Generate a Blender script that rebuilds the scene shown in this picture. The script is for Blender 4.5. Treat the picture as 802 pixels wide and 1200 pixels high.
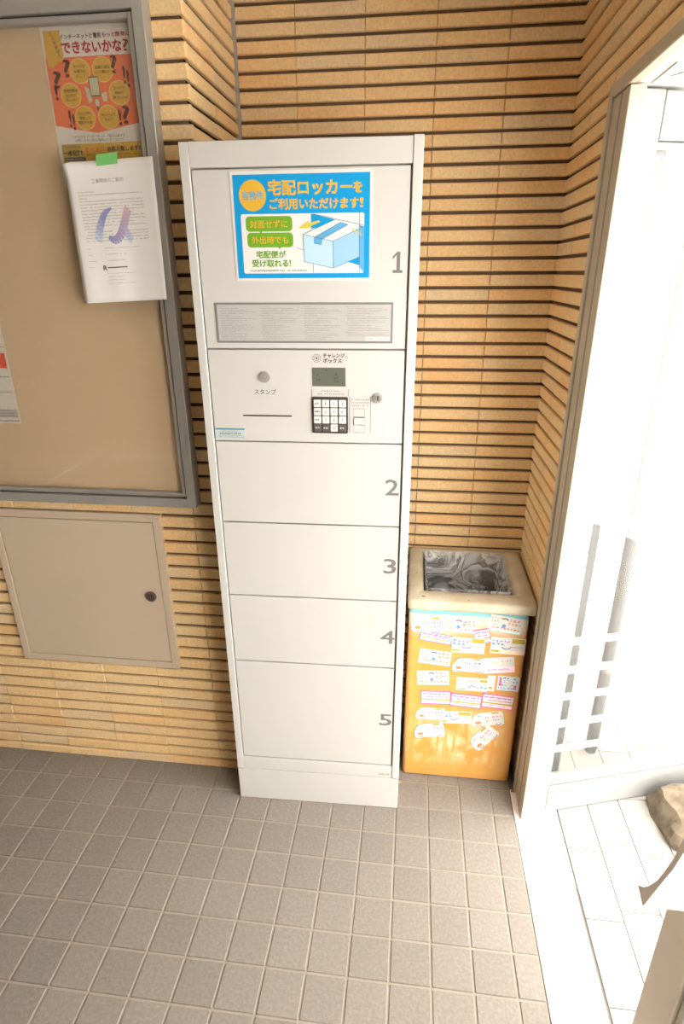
import bpy, bmesh, math, random
from mathutils import Vector, Matrix, noise

random.seed(7)
for o in list(bpy.data.objects):
    bpy.data.objects.remove(o)
S = bpy.context.scene
COL = S.collection

# ------------------------------------------------------------------ camera
YAW, PITCH, ROLL = -0.1207, 0.3877, -0.0066
cam_d = bpy.data.cameras.new('camera')
cam = bpy.data.objects.new('camera', cam_d)
COL.objects.link(cam)
cam_d.sensor_fit = 'HORIZONTAL'
cam_d.sensor_width = 36.0
cam_d.lens = 36.0 * 687.63 / 802.0
cam_d.clip_start = 0.02
f_ = Vector((math.sin(YAW) * math.cos(PITCH), math.cos(YAW) * math.cos(PITCH), -math.sin(PITCH)))
r_ = Vector((math.cos(YAW), -math.sin(YAW), 0))
u_ = r_.cross(f_)
r2 = math.cos(ROLL) * r_ + math.sin(ROLL) * u_
u2 = math.cos(ROLL) * u_ - math.sin(ROLL) * r_
cam.matrix_world = Matrix(((r2.x, u2.x, -f_.x, 0.4962), (r2.y, u2.y, -f_.y, -1.3444), (r2.z, u2.z, -f_.z, 1.5509), (0, 0, 0, 1)))
S.camera = cam

# ------------------------------------------------------------------ world, sun, exposure
W = bpy.data.worlds.new('overcast_sky')
S.world = W
W.use_nodes = True
bg = W.node_tree.nodes['Background']
bg.inputs[0].default_value = (1.0, 0.992, 0.975, 1)
bg.inputs[1].default_value = 12.3
S.view_settings.view_transform = 'Standard'
S.view_settings.look = 'None'
S.view_settings.gamma = 1.0
S.view_settings.use_curve_mapping = False
S.view_settings.exposure = 0.0

# ------------------------------------------------------------------ helpers: materials
def lin(c):
    return tuple(((v / 255) / 12.92 if v / 255 <= 0.04045 else ((v / 255 + 0.055) / 1.055) ** 2.4) for v in c) + (1.0,)

MATS = {}
def mat(name, rgb, rough=0.5, metal=0.0, spec=0.5, bump=0.0, bscale=60.0, var=0.0, vscale=8.0, tone2=None, objrand=0.0, detail=4.0):
    """principled material; procedural colour variation (var), second tone mixed by noise, random tone per object, noise bump"""
    if name in MATS:
        return MATS[name]
    m = bpy.data.materials.new(name)
    m.use_nodes = True
    nt = m.node_tree
    b = nt.nodes['Principled BSDF']
    b.inputs['Roughness'].default_value = rough
    b.inputs['Metallic'].default_value = metal
    b.inputs['Specular IOR Level'].default_value = spec
    N, L = nt.nodes.new, nt.links.new
    base = lin(rgb)
    b.inputs['Base Color'].default_value = base
    tc = N('ShaderNodeTexCoord')
    geo = N('ShaderNodeNewGeometry')
    src = None
    if tone2 is not None:
        nz = N('ShaderNodeTexNoise'); nz.inputs['Scale'].default_value = vscale; nz.inputs['Detail'].default_value = detail
        L(geo.outputs['Position'], nz.inputs['Vector'])
        rp = N('ShaderNodeValToRGB')
        rp.color_ramp.elements[0].position = 0.38; rp.color_ramp.elements[0].color = base
        rp.color_ramp.elements[1].position = 0.66; rp.color_ramp.elements[1].color = lin(tone2)
        L(nz.outputs['Fac'], rp.inputs['Fac'])
        src = rp.outputs['Color']
    if objrand > 0 or var > 0:
        hsv = N('ShaderNodeHueSaturation')
        hsv.inputs['Color'].default_value = base
        if src: L(src, hsv.inputs['Color'])
        if objrand > 0:
            oi = N('ShaderNodeObjectInfo')
            mr = N('ShaderNodeMapRange'); mr.inputs['To Min'].default_value = 1 - objrand; mr.inputs['To Max'].default_value = 1 + objrand
            L(oi.outputs['Random'], mr.inputs['Value'])
            L(mr.outputs['Result'], hsv.inputs['Value'])
        else:
            nz = N('ShaderNodeTexNoise'); nz.inputs['Scale'].default_value = vscale
            L(geo.outputs['Position'], nz.inputs['Vector'])
            mr = N('ShaderNodeMapRange'); mr.inputs['From Min'].default_value = 0.3; mr.inputs['From Max'].default_value = 0.7
            mr.inputs['To Min'].default_value = 1 - var; mr.inputs['To Max'].default_value = 1 + var
            L(nz.outputs['Fac'], mr.inputs['Value'])
            L(mr.outputs['Result'], hsv.inputs['Value'])
        src = hsv.outputs['Color']
    if src: L(src, b.inputs['Base Color'])
    if bump > 0:
        nz = N('ShaderNodeTexNoise'); nz.inputs['Scale'].default_value = bscale; nz.inputs['Detail'].default_value = 5; nz.inputs['Roughness'].default_value = 0.6
        L(geo.outputs['Position'], nz.inputs['Vector'])
        bp = N('ShaderNodeBump'); bp.inputs['Strength'].default_value = min(1.0, bump); bp.inputs['Distance'].default_value = 0.0016
        L(nz.outputs['Fac'], bp.inputs['Height']); L(bp.outputs['Normal'], b.inputs['Normal'])
    MATS[name] = m
    return m

def glass_mat(name, haze=0.1, tint=(250, 249, 247), speck=0.0):
    if name in MATS: return MATS[name]
    m = bpy.data.materials.new(name); m.use_nodes = True
    nt = m.node_tree; N, L = nt.nodes.new, nt.links.new
    for n in list(nt.nodes): nt.nodes.remove(n)
    out = N('ShaderNodeOutputMaterial'); tr = N('ShaderNodeBsdfTransparent'); gl = N('ShaderNodeBsdfGlossy'); df = N('ShaderNodeBsdfDiffuse')
    tr.inputs[0].default_value = lin(tint); gl.inputs['Roughness'].default_value = 0.04
    df.inputs[0].default_value = lin((235, 235, 230))
    lw = N('ShaderNodeLayerWeight'); lw.inputs['Blend'].default_value = .5; pw = N('ShaderNodeMath'); pw.operation = 'POWER'; pw.inputs[1].default_value = 5.0; fr = N('ShaderNodeMath'); fr.operation = 'MULTIPLY_ADD'; fr.inputs[1].default_value = .9; fr.inputs[2].default_value = .035
    L(lw.outputs['Facing'], pw.inputs[0]); L(pw.outputs[0], fr.inputs[0])
    m1 = N('ShaderNodeMixShader'); m2 = N('ShaderNodeMixShader')
    m1.inputs[0].default_value = haze
    if speck > 0:
        geo = N('ShaderNodeNewGeometry')
        vo = N('ShaderNodeTexVoronoi'); vo.inputs['Scale'].default_value = 190; L(geo.outputs['Position'], vo.inputs['Vector'])
        mr = N('ShaderNodeMapRange'); mr.inputs['From Max'].default_value = 0.6; mr.inputs['To Min'].default_value = haze; mr.inputs['To Max'].default_value = haze + speck
        L(vo.outputs['Distance'], mr.inputs['Value']); L(mr.outputs['Result'], m1.inputs[0])
    L(tr.outputs[0], m1.inputs[1]); L(df.outputs[0], m1.inputs[2])
    L(fr.outputs[0], m2.inputs[0]); L(m1.outputs[0], m2.inputs[1]); L(gl.outputs[0], m2.inputs[2])
    L(m2.outputs[0], out.inputs[0])
    MATS[name] = m
    return m

# ------------------------------------------------------------------ helpers: meshes
class MB:
    """collects geometry for ONE mesh object, several materials allowed"""
    def __init__(self): self.v = []; self.f = []; self.mi = []; self.mats = []
    def slot(self, m):
        if m not in self.mats: self.mats.append(m)
        return self.mats.index(m)
    def add(self, verts, faces, m=None):
        o = len(self.v); self.v += [tuple(v) for v in verts]; i = self.slot(m)
        for f in faces: self.f.append(tuple(o + k for k in f)); self.mi.append(i)
        return self
    def bm(self, bm, m=None):
        bm.verts.index_update()
        self.add([v.co[:] for v in bm.verts], [[v.index for v in f.verts] for f in bm.faces], m); bm.free(); return self
    def box(self, x0, x1, y0, y1, z0, z1, m=None, bev=0.0, seg=1):
        bm = bmesh.new(); bmesh.ops.create_cube(bm, size=1)
        for v in bm.verts:
            v.co = Vector(((x0 + x1) / 2 + v.co.x * (x1 - x0), (y0 + y1) / 2 + v.co.y * (y1 - y0), (z0 + z1) / 2 + v.co.z * (z1 - z0)))
        if bev > 0: bmesh.ops.bevel(bm, geom=list(bm.edges), offset=bev, segments=seg, affect='EDGES', profile=0.5)
        return self.bm(bm, m)
    def prism(self, pts, a, b, axis='y', m=None):
        """polygon pts extruded between a and b along axis (pts are the other two axes in order)"""
        n = len(pts)
        def P(p, t):
            return (p[0], t, p[1]) if axis == 'y' else ((t, p[0], p[1]) if axis == 'x' else (p[0], p[1], t))
        vs = [P(p, a) for p in pts] + [P(p, b) for p in pts]
        fs = [tuple(range(n)), tuple(range(2 * n - 1, n - 1, -1))] + [(i, n + i, n + (i + 1) % n, (i + 1) % n) for i in range(n)]
        return self.add(vs, fs, m)
    def flat(self, pts, y, m=None):
        return self.add([(p[0], y, p[1]) for p in pts], [tuple(range(len(pts)))], m)
    def rect(self, x0, x1, z0, z1, y, m=None): return self.flat([(x0, z0), (x1, z0), (x1, z1), (x0, z1)], y, m)
    def ell(self, cx, cz, rx, rz, y, m=None, n=28): return self.flat([(cx + rx * math.cos(2 * math.pi * i / n), cz + rz * math.sin(2 * math.pi * i / n)) for i in range(n)], y, m)
    def stroke(self, pts, w, y, m=None):
        """flat polyline ribbon in the xz plane"""
        L, Rr = [], []
        for i, p in enumerate(pts):
            a = pts[max(i - 1, 0)]; b = pts[min(i + 1, len(pts) - 1)]
            dx, dz = b[0] - a[0], b[1] - a[1]; l = math.hypot(dx, dz) or 1
            ww = w[i] if isinstance(w, (list, tuple)) else w
            L.append((p[0] - dz / l * ww / 2, p[1] + dx / l * ww / 2)); Rr.append((p[0] + dz / l * ww / 2, p[1] - dx / l * ww / 2))
        for i in range(len(pts) - 1): self.flat([L[i], Rr[i], Rr[i + 1], L[i + 1]], y, m)
        return self
    def cyl(self, c, r, h, axis='y', m=None, n=24, r2=None, bev=0.0):
        bm = bmesh.new(); bmesh.ops.create_cone(bm, cap_ends=True, segments=n, radius1=r, radius2=r if r2 is None else r2, depth=h)
        if bev > 0: bmesh.ops.bevel(bm, geom=[e for e in bm.edges if len(e.link_faces) == 2 and any(len(f.verts) > 4 for f in e.link_faces)], offset=bev, segments=2, affect='EDGES')
        rot = {'z': Matrix.Identity(3), 'y': Matrix.Rotation(math.pi / 2, 3, 'X'), 'x': Matrix.Rotation(math.pi / 2, 3, 'Y')}[axis]
        for v in bm.verts: v.co = rot @ v.co + Vector(c)
        return self.bm(bm, m)
    def tube(self, pts, r, m=None, n=10):
        rings = []
        for i, p in enumerate(pts):
            p = Vector(p); d = (Vector(pts[min(i + 1, len(pts) - 1)]) - Vector(pts[max(i - 1, 0)])).normalized()
            a = d.cross(Vector((0, 0, 1)) if abs(d.z) < 0.9 else Vector((1, 0, 0))).normalized(); b = d.cross(a)
            rings.append([p + r * (math.cos(2 * math.pi * k / n) * a + math.sin(2 * math.pi * k / n) * b) for k in range(n)])
        vs = [v for q in rings for v in q]
        fs = [(i * n + k, i * n + (k + 1) % n, (i + 1) * n + (k + 1) % n, (i + 1) * n + k) for i in range(len(rings) - 1) for k in range(n)]
        fs += [tuple(range(n)), tuple(range(len(vs) - 1, len(vs) - n - 1, -1))]
        return self.add(vs, fs, m)
    def loft(self, loops, m=None, cap0=False, cap1=False):
        n = len(loops[0]); vs = [p for l in loops for p in l]
        fs = [(i * n + k, i * n + (k + 1) % n, (i + 1) * n + (k + 1) % n, (i + 1) * n + k) for i in range(len(loops) - 1) for k in range(n)]
        if cap0: fs.append(tuple(range(n - 1, -1, -1)))
        if cap1: fs.append(tuple(range(len(vs) - n, len(vs))))
        return self.add(vs, fs, m)
    def text(self, s, x0, x1, z0, z1, y, m=None, bold=0.0, sx=None):
        """lettering fitted into the box x0..x1, z0..z1"""
        cu = bpy.data.curves.new('lettering', 'FONT'); cu.body = s; cu.resolution_u = 2
        ob = bpy.data.objects.new('lettering', cu); me = ob.to_mesh()
        P = [(v.co.x, v.co.y) for v in me.vertices]; F = [tuple(p.vertices) for p in me.polygons]
        ob.to_mesh_clear(); bpy.data.objects.remove(ob); bpy.data.curves.remove(cu)
        if not P: return self
        a, b = min(p[0] for p in P), max(p[0] for p in P); c, d = min(p[1] for p in P), max(p[1] for p in P)
        kx = (x1 - x0) / (b - a or 1); kz = (z1 - z0) / (d - c or 1)
        dx, dz = min(bold, .03) * kx, min(bold, .03) * kz
        for q_, (sx_, sz_) in enumerate(((0, 0),) if bold <= 0 else ((-dx, -dz), (dx, -dz), (-dx, dz), (dx, dz))):
            self.add([(x0 + (p[0] - a) * kx + sx_, y - .00004 * q_, z0 + (p[1] - c) * kz + sz_) for p in P], F, m)
        return self
    def dashes(self, x0, x1, z, h, y, m=None, wmin=0.6, wmax=1.3, gap=0.35, skip=0.06, rnd=None):
        """a row of tiny unreadable print marks"""
        rnd = rnd or random; x = x0
        while x < x1 - h * 0.3:
            w = min(h * rnd.uniform(wmin, wmax), x1 - x)
            if rnd.random() > skip:
                q = h * rnd.uniform(0.85, 1.0); s = h * .2
                if wmin < 1.0:
                    for _ in range(rnd.choice((2, 2, 3))):
                        zz = z + rnd.uniform(-.5, .5) * (q - s); self.rect(x, x + w * rnd.uniform(.7, 1), zz - s / 2, zz + s / 2, y - .00003 * _, m)
                    for _ in range(rnd.choice((1, 2))):
                        xx = x + rnd.uniform(.1, .9) * (w - s); self.rect(xx, xx + s, z - q / 2 * rnd.uniform(.5, 1), z + q / 2 * rnd.uniform(.5, 1), y - .00012 - .00003 * _, m)
                else:
                    self.rect(x, x + w, z - q * .25, z + q * .25, y, m)
            x += w + h * gap
        return self
    def xform(self, M):
        self.v = [tuple(M @ Vector(v)) for v in self.v]; return self
    def build(self, name, m=None, parent=None, loc=None, smooth=False):
        me = bpy.data.meshes.new(name)
        me.from_pydata(self.v, [], self.f)
        mats = [x if x is not None else m for x in (self.mats or [m])]
        for x in mats: me.materials.append(x)
        me.polygons.foreach_set('material_index', self.mi)
        if smooth:
            me.polygons.foreach_set('use_smooth', [True] * len(self.f))
        me.update()
        o = bpy.data.objects.new(name, me); COL.objects.link(o)
        if parent: o.parent = parent
        if loc: o.location = loc
        return o

def recalc(o):
    bm = bmesh.new(); bm.from_mesh(o.data); bmesh.ops.recalc_face_normals(bm, faces=bm.faces); bm.to_mesh(o.data); bm.free(); return o
def empty(name, loc=(0, 0, 0), rz=0.0):
    o = bpy.data.objects.new(name, None); COL.objects.link(o); o.location = loc; o.rotation_euler = (0, 0, rz); o.empty_display_size = 0.1; return o
def tag(o, label, cat, group=None):
    o['label'] = label; o['category'] = cat
    if group: o['group'] = group
    return o
def struct(o, label, cat):
    o['kind'] = 'structure'; o['label'] = label; o['category'] = cat; return o
def rrect(x0, x1, y0, y1, r, z, n=4):
    pts = []
    for cx, cy, a0 in ((x1 - r, y1 - r, 0), (x0 + r, y1 - r, 90), (x0 + r, y0 + r, 180), (x1 - r, y0 + r, 270)):
        for k in range(n + 1):
            a = math.radians(a0 + 90 * k / n); pts.append((cx + r * math.cos(a), cy + r * math.sin(a), z))
    return pts
def rpoly(x0, x1, z0, z1, r, n=5): return [(p[0], p[1]) for p in rrect(x0, x1, z0, z1, r, 0, n)]

# ------------------------------------------------------------------ materials
M_mortar = mat('mortar', (100, 78, 57), 0.9, bump=0.4, bscale=300)
def brick_mat():
    m = bpy.data.materials.new('split_face_brick'); m.use_nodes = True
    nt = m.node_tree; N, L = nt.nodes.new, nt.links.new; b = nt.nodes['Principled BSDF']
    b.inputs['Roughness'].default_value = 0.85; b.inputs['Specular IOR Level'].default_value = 0.2
    oi = N('ShaderNodeObjectInfo'); geo = N('ShaderNodeNewGeometry')
    rp = N('ShaderNodeValToRGB'); cr = rp.color_ramp
    cr.elements[0].position = 0.0; cr.elements[0].color = lin((222, 194, 152))
    cr.elements[1].position = 1.0; cr.elements[1].color = lin((232, 170, 110))
    for pos, c in ((0.3, (230, 196, 144)), (0.6, (232, 192, 138)), (0.82, (232, 184, 126))):
        e = cr.elements.new(pos); e.color = lin(c)
    # tone drifts along a brick too, as fired clay does
    nz = N('ShaderNodeTexNoise'); nz.inputs['Scale'].default_value = 7.0; L(geo.outputs['Position'], nz.inputs['Vector'])
    mx = N('ShaderNodeMath'); mx.operation = 'MULTIPLY_ADD'; mx.inputs[1].default_value = 0.8
    sb = N('ShaderNodeMath'); sb.operation = 'SUBTRACT'; sb.inputs[1].default_value = 0.33
    ml = N('ShaderNodeMath'); ml.operation = 'MULTIPLY'; ml.inputs[1].default_value = 0.62
    L(oi.outputs['Random'], ml.inputs[0]); L(nz.outputs['Fac'], mx.inputs[0]); L(ml.outputs[0], mx.inputs[2]); L(mx.outputs[0], sb.inputs[0]); L(sb.outputs[0], rp.inputs['Fac'])
    n2 = N('ShaderNodeTexNoise'); n2.inputs['Scale'].default_value = 170; n2.inputs['Detail'].default_value = 4; L(geo.outputs['Position'], n2.inputs['Vector'])
    mr = N('ShaderNodeMapRange'); mr.inputs['From Min'].default_value = 0.3; mr.inputs['From Max'].default_value = 0.7; mr.inputs['To Min'].default_value = 0.88; mr.inputs['To Max'].default_value = 1.08
    L(n2.outputs['Fac'], mr.inputs['Value'])
    hs = N('ShaderNodeHueSaturation'); L(rp.outputs['Color'], hs.inputs['Color']); L(mr.outputs['Result'], hs.inputs['Value']); L(hs.outputs['Color'], b.inputs['Base Color'])
    n3 = N('ShaderNodeTexNoise'); n3.inputs['Scale'].default_value = 210; n3.inputs['Detail'].default_value = 6; n3.inputs['Roughness'].default_value = 0.65; L(geo.outputs['Position'], n3.inputs['Vector'])
    bp = N('ShaderNodeBump'); bp.inputs['Strength'].default_value = 0.6; bp.inputs['Distance'].default_value = 0.0016
    L(n3.outputs['Fac'], bp.inputs['Height']); L(bp.outputs['Normal'], b.inputs['Normal'])
    return m
M_brick = brick_mat()
M_tile = mat('floor_tile', (124, 115, 105), 0.6, spec=0.3, bump=0.55, bscale=140, objrand=0.05, tone2=(134, 125, 114), vscale=120)
M_grout = mat('floor_grout', (150, 137, 121), 0.9, bump=0.2, bscale=400)
M_locker = mat('white_locker_paint', (191, 187, 180), 0.38, spec=0.4, var=0.012, vscale=3)
M_locker_in = mat('locker_inner_steel', (150, 146, 138), 0.6)
M_alu = mat('aluminium', (176, 172, 164), 0.42, metal=0.55, var=0.04, vscale=12)
M_steel = mat('stainless_frame', (180, 167, 146), 0.45, metal=0.08, var=0.06, vscale=9)
M_door = mat('anodised_door_aluminium', (134, 132, 127), 0.5, metal=0.0, var=0.02, vscale=6)
M_white_alu = mat('pale_door_aluminium', (226, 223, 216), 0.45, metal=0.1, var=0.015, vscale=6)
M_board = mat('beige_felt', (216, 189, 153), 0.95, spec=0.1, bump=0.35, bscale=500, var=0.02, vscale=30)
M_hatch = mat('beige_painted_steel', (194, 174, 150), 0.45, var=0.015, vscale=5)
M_chrome = mat('brushed_chrome', (186, 180, 172), 0.45, metal=0.6)
M_dark = mat('dark_plastic', (48, 44, 40), 0.5)
M_paper = mat('white_paper', (226, 222, 216), 0.8, spec=0.2)
M_glass = glass_mat('board_glass', 0.02)
M_wire = glass_mat('wired_glass', 0.008, speck=0.02)
M_plaster = mat('hall_plaster', (164, 154, 140), 0.9, bump=0.1, bscale=200)
M_ceil = mat('ceiling_board', (236, 232, 225), 0.9, bump=0.1, bscale=200)
M_conc = mat('outdoor_concrete', (176, 171, 163), 0.9, bump=0.3, bscale=120, tone2=(166, 160, 151), vscale=3)
def ink(name, rgb): return mat('ink_' + name, rgb, 0.7, spec=0.2)

# ------------------------------------------------------------------ setting dimensions
YL, YB, XR, XC = 0.110, 0.4965, 0.8787, -0.004
GD = 0.0095          # depth of the joints between bricks
knots = [(0, .035), (8, .3573), (22, .921), (29, 1.1965), (45, 1.8189), (51, 2.0414), (61, 2.41)]
def zk(k):
    for (a, za), (b, zb) in zip(knots, knots[1:]):
        if a <= k <= b: return za + (zb - za) * (k - a) / (b - a)
    return knots[0][1] - .039 if k < 0 else knots[-1][1]
CEIL = 2.41
GROOVE = 0.0085

# ------------------------------------------------------------------ floor: grout bed + tiles one by one
floor = MB().box(-2.4, .857, -3.4, .62, -.08, -.0025).build('floor', M_grout)
struct(floor, 'grey brown square tiled hall floor with pale joints', 'floor')
PT, OX, OY = 0.0994, -0.698, 0.0215
def tile_mesh(w, d, nm='tile'):
    mb = MB().box(-w / 2, w / 2, -d / 2, d / 2, -.012, 0, bev=.0016); o = mb.build(nm, M_tile); me = o.data; bpy.data.objects.remove(o); return me
TG = 0.0045
tm = tile_mesh(PT - TG, PT - TG)
tm_cut = tile_mesh(.857 - (OX + 15 * PT) - TG, PT - TG)
tiles = []
for j in range(-8, 32):
    for i in range(-17, 17):
        x0 = OX + i * PT; y0 = OY + .0999 - j * .0999
        cx, cy = x0 + PT / 2, y0 - PT / 2
        if i == 16: continue
        if cy > YL - .02 and cx < 0.0: continue
        if cy > YB or cx < -2.3: continue
        mesh = tm
        if i == 15: mesh = tm_cut; cx = (x0 + .857) / 2
        d = abs(cx - .2) * 0.55 + max(0, -.1 - cy) * 1.0
        if cy > 0.16 and 0 < cx < .86: d += 2
        tiles.append((d, cx, cy, mesh))
tiles.sort(key=lambda t: t[0])
for d, cx, cy, mesh in tiles[:298]:
    o = bpy.data.objects.new('tile', mesh); COL.objects.link(o); o.parent = floor
    o.location = (cx, cy, random.uniform(-.0004, .0004)); o.rotation_euler = (random.uniform(-.002, .002), random.uniform(-.002, .002), 0)
rest = MB()
for d, cx, cy, mesh in tiles[298:]:
    w = PT - TG
    if cx > .8: w = tm_cut.vertices and (.857 - (OX + 15 * PT)) - TG
    rest.box(cx - w / 2, cx + w / 2, cy - (PT - TG) / 2, cy + (PT - TG) / 2, -.012, 0)
ro = rest.build('distant_tiles', M_tile, floor); ro['kind'] = 'stuff'

# ------------------------------------------------------------------ brick walls
BR = {}
def brick_mesh(L, H):
    """split-face brick: front towards -y, origin at the front lower left"""
    key = (round(L, 4), round(H, 4))
    if key in BR: return BR[key]
    b = .0018
    vs = [(0, 0.001 + b, 0), (L, .001 + b, 0), (L, .001 + b, H), (0, .001 + b, H), (b, 0, b), (L - b, 0, b), (L - b, 0, H - b), (b, 0, H - b),
          (0, GD + .004, 0), (L, GD + .004, 0), (L, GD + .004, H), (0, GD + .004, H)]
    fs = [(4, 5, 6, 7), (0, 1, 5, 4), (1, 2, 6, 5), (2, 3, 7, 6), (3, 0, 4, 7), (8, 9, 1, 0), (9, 10, 2, 1), (10, 11, 3, 2), (11, 8, 0, 3)]
    me = bpy.data.meshes.new('brick'); me.from_pydata(vs, [], fs); me.materials.append(M_brick); me.update()
    BR[key] = me
    return me
def put_brick(parent, P, L, H, rz):
    o = bpy.data.objects.new('brick', brick_mesh(L, H)); COL.objects.link(o); o.parent = parent
    o.location = P; o.rotation_euler = (0, 0, rz)
    return o
VG = 0.0007
def rows():
    """(z0, height) of every course"""
    for k in range(-1, 61):
        z0 = max(zk(k) + GROOVE / 2 if k >= 0 else 0.001, 0.001); z1 = min(zk(k + 1) - GROOVE / 2, CEIL - .002)
        if z1 - z0 > .008: yield round(z0, 4), round(z1 - z0, 3)
jit = lambda: random.uniform(-.0012, .0012)
# left wall (front face y = YL, runs from the outer corner to the left)
wl = struct(MB().box(-2.4, XC - GD, YL + GD, YL + .35, 0, CEIL).build('wall_left', M_mortar), 'brick wall behind the notice board and hatch', 'wall')
edges = [XC, -.098] + [-.098 - .18 * i for i in range(1, 13)]
far = MB()
for z0, h in rows():
    zc = z0 + h / 2
    for a, b in zip(edges, edges[1:]):
        if -1.15 < b and a < -.10 and 1.0 < z0 and z0 + h < 2.03: continue      # wholly behind the notice board
        if a < -.21 and b > -.70 and .43 < z0 and z0 + h < .90: continue          # wholly behind the hatch
        if b < -1.3:
            far.box(b + VG, a, YL + jit(), YL + GD + .004, z0, z0 + h); continue
        put_brick(wl, (b + VG / 2, YL + jit(), z0), a - b - VG, h, 0)
fo = far.build('distant_bricks', M_brick, wl); fo['kind'] = 'stuff'
# return wall of the recess (faces +x)
wr = struct(MB().box(-.25, XC - GD, YL + GD + .0005, YB + .2, 1.2, CEIL).build('wall_recess', M_mortar), 'narrow brick return of the recess left of the locker top', 'wall')
for z0, h in rows():
    if z0 < 1.25: continue
    for a, b in ((YL + GD + .003, .295), (.295, YB)):
        put_brick(wr, (XC + jit(), a + VG / 2, z0), b - a - VG, h, math.pi / 2)
# back wall
wb = struct(MB().box(XC - GD, XR + GD, YB + GD, YB + .2, 0, CEIL).build('wall_back', M_mortar), 'brick wall behind the locker and bin', 'wall')
be = [XC + .002, .159, .3405, .5225, .7035, XR + .003]
for z0, h in rows():
    for a, b in zip(be, be[1:]):
        if b < .36 and z0 < 1.55: continue
        put_brick(wb, (a + VG / 2, YB + jit(), z0), b - a - VG, h, 0)
# right wall: far pier and the strip over the entrance (faces -x)
mb = MB().box(XR + GD, 1.0, .137, YB + .2, 0, CEIL).box(XR + GD, .985, -3.4, .137, 1.897, CEIL).box(XR + GD, .985, -3.4, -1.62, 0, 1.897)
wrt = struct(mb.build('wall_right', M_mortar), 'brick wall around the glazed entrance', 'wall')
MB().box(.90, 1.0005, .1345, .1375, 0, 1.895).build('shaded_wall_end', mat('wall_end_shade', (66, 67, 66), .8), wrt)  # dark grey sheet: shade on the end face of the wall, put into its colour
re_ = [YB + .002, .316] + [.136 - .18 * i for i in range(0, 10)]
for z0, h in rows():
    for a, b in zip(re_, re_[1:]):
        if b < .13:
            if z0 + h < 1.905: continue
            if z0 < 1.897: h2 = round(z0 + h - 1.897, 3); put_brick(wrt, (XR + jit(), a - VG / 2, 1.897), a - b - VG, h2, -math.pi / 2); continue
        put_brick(wrt, (XR + jit(), a - VG / 2, z0), a - b - VG, h, -math.pi / 2)
# hall beyond the frame
struct(MB().box(-2.4, 1.0, -3.4, .7, CEIL, CEIL + .1).build('ceiling', M_ceil), 'plain ceiling over the hall', 'ceiling')
struct(MB().box(-2.5, 1.0, -3.5, -3.4, 0, CEIL).build('wall_front', M_plaster), 'plain plaster wall opposite the locker', 'wall')
struct(MB().box(-2.5, -2.4, -3.4, .3, 0, CEIL).build('wall_side', M_plaster), 'plain plaster wall at the far left of the hall', 'wall')

# ------------------------------------------------------------------ corner strip, entrance frame, soffit
tr = MB().box(-.022, .0035, YB - .012, YB - .0005, 1.4, CEIL, bev=.0015).build('trim_1', M_alu)
struct(tr, 'thin grey metal strip running up the inner corner above the locker', 'trim')
jm = MB()
jm.box(XR - .004, .905, .012, .113, 0, 1.870, bev=.0015)
jamb = jm.build('trim_2', M_steel)
MB().box(XR - .009, XR + .012, .1135, .1355, 0, 1.896, bev=.002).build('outer_lip', M_steel, jamb)
MB().box(XR - .009, XR + .012, -1.62, .113, 1.8715, 1.896, bev=.002).build('head', M_steel, jamb)
struct(jamb, 'brown grey stainless entrance frame on the brick wall', 'door frame')
sf = MB().box(XR + .0125, 1.06, -1.62, .135, 1.8735, 1.896).build('trim_3', M_white_alu)
struct(sf, 'pale soffit lining over the entrance', 'trim')
cp = MB().box(.914, 1.03, -.098, .028, 1.8705, 1.873, bev=.0006).build('closer_cover', M_white_alu, sf)
scr = MB()
for (x, y, l, a) in ((.935, -.045, .03, .5), (.928, -.03, .02, .8), (.95, -.06, .02, .3)):
    scr.prism([(x, y), (x + l * math.cos(a), y - l * math.sin(a)), (x + l * math.cos(a) + .002, y - l * math.sin(a) + .004), (x + .003, y + .005)], 1.8699, 1.8704, 'z')
scr.build('scuff', mat('scuff_grey', (120, 114, 106), .9), cp)

# threshold and paving outside
th = MB().box(.857, 2.9, -3.4, 1.6, -.08, -.003).build('paving', mat('paving_bed', (104, 98, 90), .9))
struct(th, 'pale paved threshold and path outside the entrance', 'paving')
M_slab3 = mat('grey_threshold_stone', (186, 180, 172), .6, bump=.15, bscale=150)
M_slab = mat('pale_threshold_stone', (150, 145, 138), .6, bump=.15, bscale=150, objrand=.02)
M_slab2 = mat('white_threshold_stone', (244, 242, 238), .5)
def slab(x0, x1, y0, y1, m, nm='slab'): return MB().box(x0 + .0015, x1 - .0015, y0 + .0012, y1 - .0012, -.02, .0005, bev=.001).build(nm, m, th)
slab(.857, .991, -.190, .128, M_slab2)
for y in [-.19 - .4 * i for i in range(5)]: slab(.857, .9885, y - .4, y, M_slab3)
for c, (x0, x1) in enumerate(((.9935, 1.090), (1.090, 1.190), (1.190, 1.290), (1.29, 1.49))):
    y = 0.93 + (.03 if c % 2 else 0)
    while y > -1.7:
        slab(x0 - .0006, x1 + .0006, y - .2, y, M_slab); y -= .2
slab(1.49, 2.9, -3.4, 1.6, M_conc, 'path')

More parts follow.
